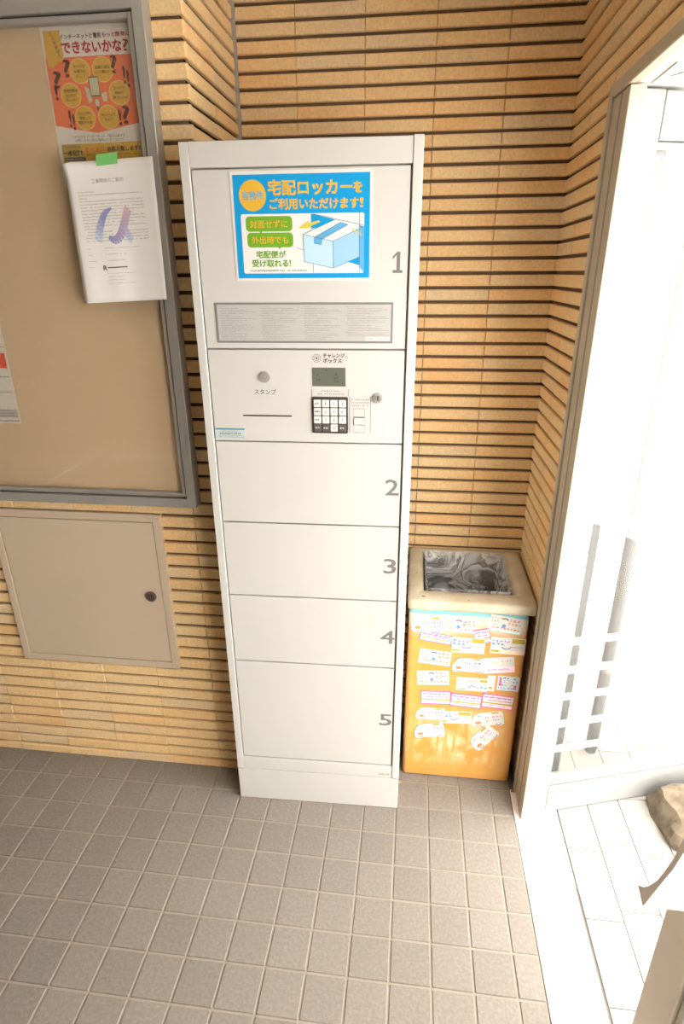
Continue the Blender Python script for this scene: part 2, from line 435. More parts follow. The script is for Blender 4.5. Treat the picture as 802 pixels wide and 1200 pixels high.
# ------------------------------------------------------------------ door_1: the open glazed leaf
dl = empty('door_1', (.8815, .0245, 0), math.radians(16.9))
struct(dl, 'pale glazed entrance door swung open with guard bars', 'door')
LW, LH, T = .66, 1.868, .038
MB().box(.002, .0735, .0, T, .004, LH, bev=.002).build('stile', M_door, dl)
MB().box(LW - .0735, LW, .0, T, .004, LH, bev=.002).build('stile', M_door, dl)
MB().box(.074, LW - .074, .0, T, 1.785, LH - .001, bev=.002).build('rail', M_door, dl)
MB().box(.074, LW - .074, .0, T, .005, .104, bev=.002).build('rail', M_door, dl)
MB().box(.074, LW - .074, .007, T - .007, .1045, .136, bev=.003).box(.074, LW - .074, .007, T - .007, 1.77, 1.7845, bev=.003).build('glazing_bead', M_door, dl)
MB().box(.070, LW - .070, .016, .021, .130, 1.775).build('pane', M_wire, dl)
for z in (1.682, 1.583, .607, .512, .419, .320, .226):
    MB().box(.0745, LW - .0745, .0245, .034, z - .011, z + .011, bev=.003).build('guard_bar', M_white_alu, dl)

# ------------------------------------------------------------------ door_2: the closed leaf beside the camera
d2 = empty('door_2', (.95, -.63, 0))
struct(d2, 'grey metal edge of the second door leaf with a flared pull handle', 'door')
M_leaf2 = mat('warm_grey_door_metal', (236, 224, 208), .45, metal=.05, var=.03, vscale=10)
MB().box(0, .04, -.087, 0, .006, 1.866, bev=.002).build('stile', M_leaf2, d2)
MB().box(0, .04, -.90, -.82, .006, 1.866, bev=.002).build('stile', M_leaf2, d2)
MB().box(0, .04, -.819, -.088, .006, .11, bev=.002).build('rail', M_leaf2, d2)
MB().box(0, .04, -.819, -.088, 1.78, 1.866, bev=.002).build('rail', M_leaf2, d2)
MB().box(.008, .032, -.105, -.0875, .112, 1.778, bev=.002).build('glazing_bead', M_white_alu, d2)
MB().box(.017, .022, -.823, -.085, .108, 1.782).build('pane', M_glass, d2)
A = [(-.713, .723), (-.728, .739), (-.741, .761), (-.754, .790), (-.764, .822), (-.774, .860), (-.781, .905), (-.785, .96)]
B = [(-.797, .96), (-.793, .905), (-.779, .846), (-.738, .713)]
prof = A + [(y, 2 * .985 - z) for y, z in reversed(A)] + [(y, 2 * .985 - z) for y, z in reversed(B)] + B
prof = [(y + .63, z) for y, z in prof]
ho = MB().prism(prof, -.1, -.0005, 'x').build('pull_handle', mat('pale_handle_metal', (226, 216, 202), .4, metal=.05), d2); recalc(ho)

# outdoors, beyond the open door
dp = MB().cyl((1.162, .33, 1.2), .019, 2.4, 'z', n=20).build('drainpipe', mat('grey_drainpipe', (84, 84, 84), .6))
tag(dp, 'grey vertical drainpipe seen through the glass door', 'pipe')
MB().cyl((1.162, .33, .35), .023, .02, 'z', n=20).build('pipe_clip', mat('grey_clip', (140, 140, 138), .5, metal=.4), dp)
MB().cyl((1.162, .33, 1.25), .023, .02, 'z', n=20).build('pipe_clip', mat('grey_clip', (140, 140, 138), .5, metal=.4), dp)
struct(MB().box(.985, 3.4, .95, 1.1, 0, 2.6).build('wall_outside', mat('white_outside_wall', (232, 229, 222), .9, bump=.2, bscale=60)), 'white outside wall seen through the door glass', 'wall')

# rock beside the open door
foot = [(1.278, .128), (1.272, .07), (1.282, .02), (1.292, -.03), (1.318, -.062), (1.36, -.075), (1.45, -.12), (1.58, -.13), (1.72, -.09), (1.78, .02), (1.74, .14), (1.6, .20), (1.48, .172), (1.36, .138)]
cx0, cy0 = 1.5, .03
def ringat(k, z, amp):
    out = []
    n = len(foot)
    for i in range(n * 4):
        a = foot[i // 4]; b = foot[(i // 4 + 1) % n]; t = (i % 4) / 4
        x = a[0] + (b[0] - a[0]) * t; y = a[1] + (b[1] - a[1]) * t
        q = noise.noise(Vector((x * 14, y * 14, z * 20 + 3))) * amp
        dx, dy = x - cx0, y - cy0; l = math.hypot(dx, dy)
        x = cx0 + dx * k + dx / l * q; y = cy0 + dy * k + dy / l * q
        yl_ = .0245 + (x - .8815) * math.tan(math.radians(16.9)) - .008
        out.append((x, min(y, yl_), max(z + noise.noise(Vector((x * 22, y * 22, 9))) * amp * 1.1, .0006) if z > .005 else .0006))
    return out
rk = MB().loft([ringat(1, 0, .006), ringat(1.0, .022, .012), ringat(.965, .05, .014), ringat(.90, .078, .014), ringat(.75, .095, .012), ringat(.45, .105, .012), ringat(.1, .108, .004)], cap0=True, cap1=True)
rock = rk.build('garden_rock', mat('rough_rock', (128, 114, 94), .95, bump=.9, bscale=90, tone2=(92, 80, 62), vscale=25)); recalc(rock)
tag(rock, 'rough tan rock lying in front of the open glass door', 'rock')

# ------------------------------------------------------------------ notice board
BX0, BX1, BZ0, BZ1 = -1.06, -.072, .963, 2.071
nb = empty('notice_board', ((BX0 + BX1) / 2, YL, BZ0))
tag(nb, 'large beige notice board in an aluminium frame on the brick wall', 'notice board')
ox = -(BX0 + BX1) / 2
def nbuild(mb, name, m, parent=nb):
    o = mb.xform(Matrix.Translation((ox, -YL, -BZ0))).build(name, m, parent if parent is nb else None)
    if parent is not nb: o.parent = parent
    return o
FW = .0245
nbuild(MB().box(BX0 + .01, BX1 - .01, .1, YL - .001, BZ0 + .01, BZ1 - .01), 'panel', M_board)
for nm, bx in (('frame_side', (BX1 - FW, BX1, .070, YL - .001, BZ0, BZ1)), ('frame_side', (BX0, BX0 + FW, .070, YL - .001, BZ0, BZ1)),
               ('frame_rail', (BX0 + FW, BX1 - FW, .070, YL - .001, BZ1 - FW, BZ1)), ('frame_rail', (BX0 + FW, BX1 - FW, .070, YL - .001, BZ0, BZ0 + FW))):
    nbuild(MB().box(*bx, bev=.0012), nm, M_alu)
g = .0035; LI = .0105
a0, a1, c0, c1 = BX0 + FW + g, BX1 - FW - g, BZ0 + FW + g, BZ1 - FW - g
for nm, bx in (('inner_side', (a1 - LI, a1, .078, .0995, c0, c1)), ('inner_side', (a0, a0 + LI, .078, .0995, c0, c1)), ('inner_rail', (a0 + LI, a1 - LI, .078, .0995, c1 - LI, c1)), ('inner_rail', (a0 + LI, a1 - LI, .078, .0995, c0, c0 + LI))):
    nbuild(MB().box(*bx, bev=.0012), nm, M_alu)
nbuild(MB().box(a0 + LI, a1 - LI, .084, .087, c0 + LI, c1 - LI), 'pane', M_glass)

# poster pinned inside the case
M_posw = mat('poster_white', (222, 216, 206), .7)
I_or, I_ye, I_bk, I_rd, I_ol = ink('orange', (232, 120, 72)), ink('ochre', (214, 170, 62)), ink('black', (56, 48, 44)), ink('crimson', (178, 52, 62)), ink('olive', (186, 160, 72))
PX0, PX1, PZ0, PZ1 = -.3145, -.1130, 1.737, 2.0320
po = MB().box(PX0, PX1, .0985, .0992, PZ0, PZ1).build('poster', M_posw)
tag(po, 'orange and white question poster with yellow ovals inside the notice board', 'poster')
pr = MB(); y = .0982
pr.flat([(PX0 + .003, 1.978), (PX1 - .001, 1.979), (PX1 - .001, 1.8565), (-.2175, 1.8395), (PX0 + .003, 1.855)], y, I_or)
pr.flat([(PX0 + .008, 1.819), (PX1 - .002, 1.822), (PX1 - .002, 1.765), (PX0 + .008, 1.765)], y, I_ye)
pr.flat([(PX0 + .008, 1.8185), (-.262, 1.8195), (-.262, 1.765), (PX0 + .008, 1.765)], y - .0002, I_ol)
pr.rect(-.3026, -.2537, 1.787, 1.794, y - .0003, ink('slate', (70, 74, 88)))
pr.dashes(-.300, -.257, 1.7905, .003, y - .0004, M_posw)
pr.build('poster_print', None, po)
rb = MB().flat([(-.3082, 2.0249), (-.2705, 2.0252), (-.2708, 2.0143), (-.2697, 2.0074), (-.2689, 1.9825), (-.2727, 1.9742), (-.2814, 1.9704), (-.2982, 1.9597), (-.3064, 1.9643), (-.3089, 1.9784)], y - .0003, I_ye)
for i, ch in enumerate('ご入居者様へ'): rb.text(ch, -.2935 + i * .0022, -.2855 + i * .0022, 2.0165 - i * .0078, 2.0228 - i * .0078, y - .0005, I_bk)
rb.build('ribbon', None, po)
EL = [((-.2377, 1.9527), ['オトクな', '新電力は', 'どこ？']), ((-.1862, 1.9541), ['回線工事は', 'どこに頼むの？']), ((-.2657, 1.9104), ['長時間電話', 'はどれが', '安いの？']), ((-.1553, 1.9115), ['スマホで', '動画が', '見たい!!']),
      ((-.2411, 1.868), ['いろんな所に', '電話して', '確認が大変!']), ((-.1867, 1.8681), ['Wi-Fiって', 'なに？'])]
for (ex, ez), lines in EL:
    ov = MB()
    ov.ell(ex, ez, .0235, .0228, y - .0002, ink('cream', (236, 208, 130))); ov.ell(ex, ez, .0222, .0215, y - .0003, I_ye)
    n = len(lines)
    for i, s in enumerate(lines):
        w = min(.017, .0032 * len(s)); zz = ez + (n - 1) * .0042 - i * .0084
        ov.text(s, ex - w, ex + w, zz - .003, zz + .003, y - .0005, I_bk, bold=.008)
    ov.build('speech_oval', None, po)
for s, x0, x1, z0, z1 in (('?', -.2727, -.2587, 1.9432, 1.9742), ('?', -.1657, -.153, 1.9467, 1.9784), ('?', -.2993, -.2834, 1.924, 1.9541), ('!', -.3015, -.2955, 1.9026, 1.9299), ('!', -.142, -.137, 1.927, 1.9587), ('!', -.1345, -.1295, 1.921, 1.951), ('!', -.2783, -.2733, 1.852, 1.8834), ('!', -.2705, -.266, 1.8463, 1.875), ('!', -.1634, -.158, 1.8525, 1.881), ('?', -.153, -.1385, 1.8545, 1.8877)):
    MB().text(s, x0, x1, z0, z1, y - .0004, ink('brown', (92, 58, 44)), bold=.014).build('question_mark' if s == '?' else 'exclamation_mark', None, po)
dv = MB(); pale = ink('pale_green', (196, 192, 164)); dkl = ink('outline', (96, 100, 84))
dv.flat([(-.2213, 1.943), (-.1985, 1.943), (-.1985, 1.9065), (-.2205, 1.9065)], y - .0003, dkl); dv.flat([(-.2198, 1.9405), (-.2, 1.9405), (-.2, 1.909), (-.219, 1.909)], y - .0004, pale)
dv.flat([(-.233, 1.926), (-.2225, 1.921), (-.2185, 1.898), (-.227, 1.894)], y - .0003, pale); dv.flat([(-.196, 1.912), (-.183, 1.914), (-.185, 1.896), (-.194, 1.898)], y - .0003, pale)
dv.ell(-.2079, 1.895, .0062, .0075, y - .0005, dkl); dv.ell(-.2079, 1.895, .0054, .0067, y - .0006, pale); dv.rect(-.2105, -.2053, 1.882, 1.889, y - .0006, dkl)
dv.build('device_drawing', None, po)
tx = MB()
tx.text('インターネットと電気', -.2715, -.180, 2.009, 2.018, y - .0004, I_bk, bold=.02); tx.text('もっと', -.178, -.150, 2.010, 2.0175, y - .0004, I_rd, bold=.02); tx.text('簡単に', -.149, -.1165, 2.0095, 2.018, y - .0004, I_rd, bold=.02)
tx.text('できないかな', -.2712, -.138, 1.9845, 2.0045, y - .0004, I_rd, bold=.045); tx.text('?', -.1345, -.1225, 1.9845, 2.0045, y - .0004, I_rd, bold=.012)
tx.build('headline', None, po); tx = MB()
tx.text('このようなインターネット・電気に関する', -.2772, -.1544, 1.8305, 1.8362, y - .0004, I_bk); tx.text('お問い合わせをお電話いただくだけで', -.2717, -.158, 1.8235, 1.8290, y - .0004, I_bk)
tx.build('caption', None, po); tx = MB()
tx.text('一本化', -.305, -.272, 1.797, 1.808, y - .0006, I_bk, bold=.03); tx.text('!!', -.270, -.259, 1.797, 1.808, y - .0006, I_bk, bold=.004)
tx.text('まとめて', -.252, -.2015, 1.804, 1.8125, y - .0006, I_or, bold=.03); tx.text('お応え致します!!', -.1995, -.1215, 1.804, 1.8135, y - .0006, I_bk, bold=.03)
tx.dashes(-.3, -.262, 1.8135, .0022, y - .0006, I_bk); tx.dashes(-.25, -.125, 1.7985, .0022, y - .0006, I_bk)
tx.build('band_lettering', None, po)

# white A4 notice taped over the glass and frame
def sheet_y(u, v):   # u 0..1 across, v 0..1 from the top
    yy = .0682 - .0035 * math.sin(u * 5.0 + 1.0) * v * .9 - .0045 * v * v - .0012 * math.sin(u * 17) * v
    yy += -.010 * max(0, .22 - u) / .22 * max(0, .12 - v) / .12        # curled top left corner
    return yy - .0015
TLc, TRc, BRc, BLc = (-.2905, 1.7785), (-.0845, 1.7868), (-.0868, 1.4945), (-.2888, 1.4858)
def sheet_pt(u, v, dy=0.0):
    x = (TLc[0] * (1 - u) + TRc[0] * u) * (1 - v) + (BLc[0] * (1 - u) + BRc[0] * u) * v
    z = (TLc[1] * (1 - u) + TRc[1] * u) * (1 - v) + (BLc[1] * (1 - u) + BRc[1] * u) * v
    if u < .08 and v < .06: z -= .004 * (1 - u / .08) * (1 - v / .06); x += .002 * (1 - u / .08) * (1 - v / .06)
    return (x, sheet_y(u, v) + dy, z)
nu, nv = 20, 28
vs = [sheet_pt(i / nu, j / nv) for j in range(nv + 1) for i in range(nu + 1)]
fs = [(j * (nu + 1) + i, (j + 1) * (nu + 1) + i, (j + 1) * (nu + 1) + i + 1, j * (nu + 1) + i + 1) for j in range(nv) for i in range(nu)]
np_ = MB().add(vs, fs).build('paper_notice', M_paper, smooth=True)
so = np_.modifiers.new('thickness', 'SOLIDIFY'); so.thickness = .0003; so.offset = 1
tag(np_, 'white typed paper notice with faint blue swoosh taped over the notice board edge', 'notice')
def on_sheet(mb, dy=-.0009):
    """bend flat print (given in sheet fractions x=u, z=-v) onto the curved sheet"""
    mb.v = [sheet_pt(v[0], -v[2], dy + v[1]) for v in mb.v]; return mb
pr = MB(); gr = ink('grey_type', (150, 144, 142)); dk = ink('dark_type', (70, 66, 68)); rs = random.Random(4)
pr.text('工事開始のご案内', .285, .645, -.148, -.119, 0, gr)
rowz = [.205, .226, .247, .268, .289, .310, .331, .354, .375, .396, .418, .440, .461, .482, .503, .524, .546]
for i, v in enumerate(rowz):
    a, b = (.115, .84)
    if i == 0: b = .3
    if i in (2, 12): b = .2 if i == 2 else .3
    if i in (7, 10): b = .7
    pr.dashes(a + .002 * i * .5, b + .002 * i, -v, .0105, 0, gr, wmin=.9, wmax=1.5, gap=.5, skip=.1, rnd=rs)
for v, a, b in ((.60, .13, .17), (.60, .33, .74), (.645, .13, .21), (.645, .33, .58), (.690, .13, .22), (.690, .34, .56), (.735, .12, .20)): pr.dashes(a, b, -v, .0065, 0, gr, wmin=1.5, wmax=3, gap=1, rnd=rs)
pr.text('R', .285, .33, -.760, -.725, 0, dk, bold=.02); pr.dashes(.34, .58, -.742, .018, 0, dk, wmin=1.0, wmax=1.5, gap=.35, skip=0, rnd=rs)
for k, v in enumerate((.785, .808, .833, .858)): pr.dashes(.33, (.68, .55, .52, .65)[k], -v, .006, 0, gr, wmin=1.5, wmax=3, gap=1, rnd=rs)
on_sheet(pr).build('type', None, np_)
lg = MB()
def grad(pts, ws, cols):
    for i in range(len(pts) - 1): lg.stroke([pts[i], pts[i + 1]], [ws[i], ws[i + 1]], .0002, ink('swoosh_%d_%d_%d' % cols[i], cols[i]))
def bez(p, n=9):
    out = []
    for i in range(n):
        t = i / (n - 1); k = 1 - t
        out.append(tuple(k ** 3 * p[0][d] + 3 * k * k * t * p[1][d] + 3 * k * t * t * p[2][d] + t ** 3 * p[3][d] for d in (0, 1)))
    return out
mix = lambda a, b, t: tuple(int(a[k] + (b[k] - a[k]) * t) for k in range(3))
cA, cB, cC = (194, 206, 222), (146, 146, 196), (216, 180, 190)
b1 = bez([(.27, -.55), (.30, -.45), (.36, -.34), (.47, -.325)]); grad(b1, [.085, .085, .08, .075, .07, .06, .045, .03, .015], [mix(cA, cB, min(1, i / 4)) for i in range(8)])
b2 = bez([(.40, -.52), (.44, -.56), (.52, -.56), (.57, -.47)]) + bez([(.57, -.47), (.61, -.42), (.63, -.37), (.66, -.33)])[1:]
grad(b2, [.03 + .05 * math.sin(min(1, i / 8) * 1.57) for i in range(17)], [mix(cB, cC, i / 15) for i in range(16)])
b3 = bez([(.57, -.44), (.60, -.48), (.64, -.54), (.665, -.555)]); grad(b3, [.05, .055, .06, .062, .064, .066, .066, .06, .05], [mix((186, 178, 212), cA, i / 7) for i in range(8)])
on_sheet(lg).build('swoosh', None, np_)
tp = MB()
for k, (u0, u1) in enumerate([(.372 + i * .0405, .372 + (i + 1) * .0405) for i in range(6)]):
    pass
tp.add([(-.2125, .0662, 1.7925), (-.1632, .0662, 1.7965), (-.1652, .0650, 1.7745), (-.2143, .0650, 1.7705), (-.2125, .0655, 1.7925), (-.1632, .0655, 1.7965), (-.1652, .0643, 1.7745), (-.2143, .0643, 1.7705)], [(0, 1, 2, 3), (7, 6, 5, 4), (0, 4, 5, 1), (1, 5, 6, 2), (2, 6, 7, 3), (3, 7, 4, 0)])
tp.build('green_tape', mat('green_tape', (120, 196, 112), .5), np_)

# paper at the left edge of the picture
p2 = MB().box(-.76, -.5495, .0985, .0992, 1.1785, 1.62).build('leaflet', M_posw)
tag(p2, 'white leaflet with an orange red block at the left edge of the notice board', 'leaflet')
q = MB(); q.rect(-.75, -.5545, 1.325, 1.363, y, ink('red_orange', (224, 84, 52))); q.stroke([(-.76, 1.377), (-.5505, 1.379)], .0035, y, ink('fold', (190, 178, 160)))
for z in (1.303, 1.263): q.dashes(-.72, -.5560, z, .0045, y, I_bk, rnd=rs)
q.rect(-.74, -.5535, 1.194, 1.217, y, ink('grey_box', (190, 184, 176)))
for z in (1.213, 1.2055, 1.198): q.dashes(-.735, -.555, z, .004, y - .0002, ink('grey_text', (120, 114, 108)), rnd=rs)
q.dashes(-.74, -.553, 1.1855, .0062, y - .0002, ink('maroon', (140, 66, 60)), gap=.2, rnd=rs)
q.build('print', None, p2)

# ------------------------------------------------------------------ access hatch
hx0, hx1, hz0, hz1 = -.7175, -.1955, .4008, .9232
ha = empty('access_hatch', ((hx0 + hx1) / 2, YL, hz0)); tag(ha, 'square beige steel access hatch set in the brick wall below the notice board', 'hatch')
T_ = Matrix.Translation((-(hx0 + hx1) / 2, -YL, -hz0)); F = .023
for nm, bx in (('frame_side', (hx0, hx0 + F, YL - .007, YL + .015, hz0, hz1)), ('frame_side', (hx1 - F, hx1, YL - .007, YL + .015, hz0, hz1)), ('frame_rail', (hx0 + F, hx1 - F, YL - .007, YL + .015, hz1 - F, hz1)), ('frame_rail', (hx0 + F, hx1 - F, YL - .007, YL + .015, hz0, hz0 + F))):
    MB().box(*bx, bev=.001).xform(T_).build(nm, M_hatch, ha)
hd = MB().box(hx0 + F + .0022, hx1 - F - .0022, YL - .0055, YL + .012, hz0 + F + .0022, hz1 - F - .0022, bev=.001).xform(T_).build('hatch_door', M_hatch, ha)
MB().cyl((-.2547, YL - .0085, .6593), .0165, .006, 'y', bev=.0015, n=28).xform(T_).build('lock', mat('worn_lock', (128, 116, 102), .4, metal=.7, var=.15, vscale=120), hd)
lk = MB().cyl((-.2547, YL - .0120, .6593), .0115, .0016, 'y', n=24).box(-.2562, -.2532, YL - .0145, YL - .0126, .6513, .6673).xform(T_)
lk.build('latch', mat('worn_latch', (104, 94, 84), .45, metal=.7), hd)

# ------------------------------------------------------------------ parcel locker
LR = empty('parcel_locker', (0, 0, 0), .024)
tag(LR, 'tall white parcel locker with five numbered doors standing in the recess', 'locker')
BX = .0025
MB().box(.018, .482, .010, .415, .02, 1.79).build('cabinet', M_locker_in, LR)
MB().box(0, .0202, 0, .085, .1225, 1.7995, bev=.0012).build('post', M_locker, LR)
MB().box(.4795, .4999, -.0015, .415, .1255, 1.8015, bev=.0012).build('post', M_locker, LR)
MB().box(.0206, .4790, 0, .415, 1.7525, 1.8, bev=.0012).build('header', M_locker, LR)
MB().box(.0206, .4790, .0005, .03, .1235, .1695, bev=.001).build('bottom_rail', M_locker, LR)
pl = MB().box(0.0005, .4995, .0005, .085, .0005, .1215, bev=.0012).box(.03, .4995, .086, .415, .0005, .0195).build('plinth', M_locker, LR)
ru = MB(); rs = random.Random(9)
M_rust = mat('rust', (168, 106, 62), .9)
for x, z, w, h in ((.006, .1216, .012, .003), (.014, .1206, .008, .0022), (.489, .1236, .012, .0025), (.494, .1216, .006, .002), (.05, .0022, .03, .003), (.12, .002, .02, .0025), (.23, .002, .05, .0028), (.33, .002, .02, .002), (.42, .002, .03, .0028)):
    n = 9; ru.flat([(x + w * .5 * math.cos(6.283 * i / n) * rs.uniform(.6, 1.2), z + h * .5 * math.sin(6.283 * i / n) * rs.uniform(.5, 1.1)) for i in range(n)], -.0019 if x > .48 else -.0004)
ru.build('rust_spots', M_rust, LR)['kind'] = 'stuff'
DZ = [(1, 1.3915, 1.7490), (2, .9588, 1.1702), (3, .7429, .9552), (4, .5282, .7393), (5, .1730, .5246)]
NUM = {1: (.4440, .4650, 1.5490, 1.5905), 2: (.4395, .4715, 1.0425, 1.0830), 3: (.4400, .4712, .8250, .8672), 4: (.4355, .4730, .6090, .6497), 5: (.4380, .4725, .3245, .3648)}
M_num = ink('grey_numeral', (112, 108, 103))
for k, z0, z1 in DZ:
    d = MB().box(.0225, .4755, .0015, .0098, z0, z1, bev=.0012).build('door', M_locker, LR)
    a, b, c, e = NUM[k]; yy = .0012
    nm_ = MB()
    if k == 1:
        w = .0075; nm_.flat([(.4520, c), (.4595, c), (.4595, e), (.4520, e)], yy, M_num); nm_.flat([(a, c), (b, c), (b, c + .0058), (a, c + .0058)], yy - .00005, M_num); nm_.flat([(.4435, e - .0095), (.4435, e - .0150), (.4520, e - .0060), (.4530, e)], yy - .0001, M_num)
    else:
        nm_.text(str(k), a, b, c, e, yy, M_num, bold=.010)
    nm_.build('numeral', None, d)
# sticker on door 1
st = MB().box(.1030, .4005, .0006, .0014, 1.5345, 1.7450, bev=.0002).build('parcel_sticker', mat('sticker_film', (208, 205, 199), .3), LR)
st['label'] = 'blue and white parcel locker sticker with a carton drawing'
def cu_(cx): return .1085 + (cx - 38) / (777 - 38) * (.3943 - .1085)
def cz_(cy): return 1.7385 - (cy - 36) / (606 - 36) * (1.7385 - 1.5400)
def P_(*pts): return [(cu_(a), cz_(b)) for a, b in pts]
C_bl, C_wh, C_ye, C_gr, C_db, C_lb, C_mb, C_ol = ink('sky_blue', (14, 140, 196)), ink('sticker_white', (212, 210, 204)), ink('sun_yellow', (206, 162, 52)), ink('leaf_green', (106, 154, 40)), ink('line_blue', (38, 104, 150)), ink('ice_blue', (172, 200, 214)), ink('tape_blue', (90, 156, 196)), ink('moss', (98, 124, 34))
y0 = .0004
bgp = MB()
bgp.rect(.1085, .3943, 1.5400, 1.7385, y0, C_bl)
bgp.flat(rpoly(cu_(72), cu_(747), cz_(578), cz_(246), .004), y0 - .0002, C_wh)
bgp.flat(P_((458, 248), (472, 250), (600, 285), (500, 322), (458, 330)), y0 - .0004, C_bl)
bgp.flat(P_((660, 516), (720, 485), (720, 535)), y0 - .0004, C_bl)
bgp.flat(P_((722, 316), (747, 318), (747, 578), (722, 545)), y0 - .0004, C_mb)
bgp.build('backing_print', None, st)
cir = MB().ell(cu_(143), cz_(147), .0287, .0293, y0 - .0002, C_ye, n=40)
cir.text('当物件', cu_(86), cu_(203), cz_(170), cz_(124), y0 - .0004, C_mb, bold=.015); cir.build('circle_badge', None, st)
gb = MB()
gb.flat(rpoly(cu_(97), cu_(355), cz_(342), cz_(258), .008), y0 - .0004, C_gr); gb.flat(rpoly(cu_(101), cu_(357), cz_(430), cz_(348), .008), y0 - .0004, C_gr)
gb.flat(P_((165, 340), (188, 340), (182, 352)), y0 - .0005, C_gr); gb.flat(P_((272, 428), (296, 428), (275, 440)), y0 - .0005, C_gr)
gb.text('対面せずに', cu_(120), cu_(328), cz_(322), cz_(280), y0 - .0006, C_ye, bold=.015); gb.text('外出時でも', cu_(127), cu_(330), cz_(410), cz_(368), y0 - .0006, C_ye, bold=.015)
gb.build('green_bubble', None, st)
bx_ = MB()
bx_.flat(P_((413, 360), (578, 400), (578, 550), (417, 512)), y0 - .0006, C_lb); bx_.flat(P_((578, 400), (720, 335), (718, 490), (578, 550)), y0 - .0006, ink('pale_blue', (146, 184, 208)))
bx_.flat(P_((413, 360), (585, 283), (720, 330), (578, 400)), y0 - .0006, C_wh); bx_.flat(P_((475, 376), (622, 296), (662, 308), (517, 388)), y0 - .0007, C_mb); bx_.flat(P_((475, 376), (517, 388), (512, 418), (473, 410)), y0 - .0007, C_mb)
for pts in (((413, 360), (578, 400), (720, 333)), ((578, 400), (578, 550)), ((413, 360), (417, 512), (578, 550), (718, 490)), ((413, 360), (585, 283)), ((475, 376), (622, 296)), ((517, 388), (662, 308)), ((475, 376), (473, 410), (512, 418), (517, 388)),
            ((375, 434), (414, 446)), ((466, 524), (466, 577)), ((472, 250), (745, 314)), ((722, 240), (722, 578)), ((722, 316), (742, 328))):
    bx_.stroke(P_(*pts), .0009, y0 - .0008, C_db)
bx_.build('carton_drawing', None, st)
MB().flat(P_((388, 328), (440, 288), (444, 298), (500, 284), (510, 292), (452, 318), (456, 326)), y0 - .0009, ink('arrow_ochre', (196, 180, 70))).build('arrow', None, st)
ar = MB()
for pts in (((684, 326), (692, 352), (712, 368)), ((704, 330), (700, 350)), ((716, 330), (712, 350)), ((728, 345), (722, 362), (735, 368))): ar.stroke(P_(*pts), .0016, y0 - .0010, ink('arrow_ochre', (196, 180, 70)))
ar.build('motion_lines', None, st)
tl = MB()
tl.text('宅配ロッカー', cu_(230), cu_(682), cz_(146), cz_(68), y0 - .0003, C_ye, bold=.055); tl.text('を', cu_(690), cu_(735), cz_(138), cz_(82), y0 - .0003, C_ye, bold=.045)
tl.text('ご利用いただけます', cu_(236), cu_(716), cz_(222), cz_(165), y0 - .0003, C_ye, bold=.045); tl.text('!', cu_(724), cu_(742), cz_(216), cz_(166), y0 - .0003, C_ye, bold=.008)
tl.build('headline', None, st); tl = MB()
tl.text('宅配便が', cu_(148), cu_(312), cz_(490), cz_(450), y0 - .0006, C_gr, bold=.025); tl.text('受け取れる', cu_(121), cu_(325), cz_(541), cz_(499), y0 - .0006, C_gr, bold=.025); tl.text('!', cu_(332), cu_(341), cz_(539), cz_(501), y0 - .0006, C_gr, bold=.006)
tl.dashes(cu_(108), cu_(430), cz_(562), .0036, y0 - .0006, ink('tiny_grey', (120, 124, 122)), wmin=.6, wmax=1.0, gap=.2, rnd=rs)
tl.build('caption', None, st)
# instruction panel
ip = MB().box(.0485, .4475, .0004, .0014, 1.4037, 1.4900, bev=.0002).build('instruction_panel', ink('panel_grey', (120, 118, 113)), LR)
ip['label'] = 'grey framed panel of small print'
pp = MB(); pp.rect(.0535, .4430, 1.4082, 1.4855, .0002, ink('panel_face', (172, 169, 163)))
gt = ink('fine_print', (132, 127, 122)); gt2 = ink('fine_print_red', (148, 126, 120))
for c, (xa, xb) in enumerate(((.0565, .144), (.151, .241), (.2475, .338), (.343, .440))):
    z = 1.4815; i = 0
    while z > 1.4125:
        head = (i % 5 == 0)
        e = xa + (xb - xa) * (rs.uniform(.2, .45) if head else rs.uniform(.55, 1.0))
        if not (c == 3 and z < 1.420 and e > .38): pp.dashes(xa + (0 if head else .004), e, z, .0018, 0, gt2 if rs.random() < .3 else gt, wmin=.8, wmax=2.2, gap=.4, rnd=rs)
        z -= .0036; i += 1
pp.rect(.388, .441, 1.4095, 1.4175, -.0001, C_wh); pp.text('HA-120186', .391, .439, 1.4108, 1.4162, -.0002, ink('label_grey', (118, 114, 108)))
pp.build('fine_print', None, ip)['kind'] = 'stuff'
# control panel
cp_ = MB().box(.0225, .4755, .0010, .0098, 1.1735, 1.3880, bev=.0012).build('control_panel', M_locker, LR)
MB().cyl((.1544, -.0010, 1.3269), .0128, .004, 'y', bev=.0012, n=32).build('stamp_button', M_chrome, LR)
MB().box(.0964, .2140, .0004, .0016, 1.2345, 1.2378).build('card_slot', ink('slot_dark', (58, 44, 36)), LR)
ct = MB(); yt = .0006; I_g = ink('print_grey', (120, 116, 110)); I_d = ink('print_dark', (70, 66, 62)); I_lg = ink('print_light', (160, 156, 149))
ct.text('スタンプ', .1272, .1795, 1.2870, 1.2988, yt, I_g, bold=.02)
ct.build('stamp_caption', None, LR); ct = MB()
ct.rect(.2628, .3482, 1.3572, 1.3835, yt + .0001, ink('logo_ground', (190, 185, 177)))
ct.text('チャレンジ', .2915, .340, 1.3717, 1.3812, yt, I_d, bold=.035); ct.text('ボックス', .2915, .3335, 1.3603, 1.3700, yt, I_d, bold=.035)
for i in range(14):
    a = 6.283 * i / 14; ct.ell(.2765 + .0088 * math.cos(a), 1.3705 + .0088 * math.sin(a), .0014, .0014, yt, I_g, n=8)
for i in range(9):
    a = 6.283 * i / 9; ct.ell(.2765 + .0052 * math.cos(a), 1.3705 + .0052 * math.sin(a), .0012, .0012, yt, I_g, n=8)
ct.rect(.2745, .2785, 1.3685, 1.3725, yt, I_d)
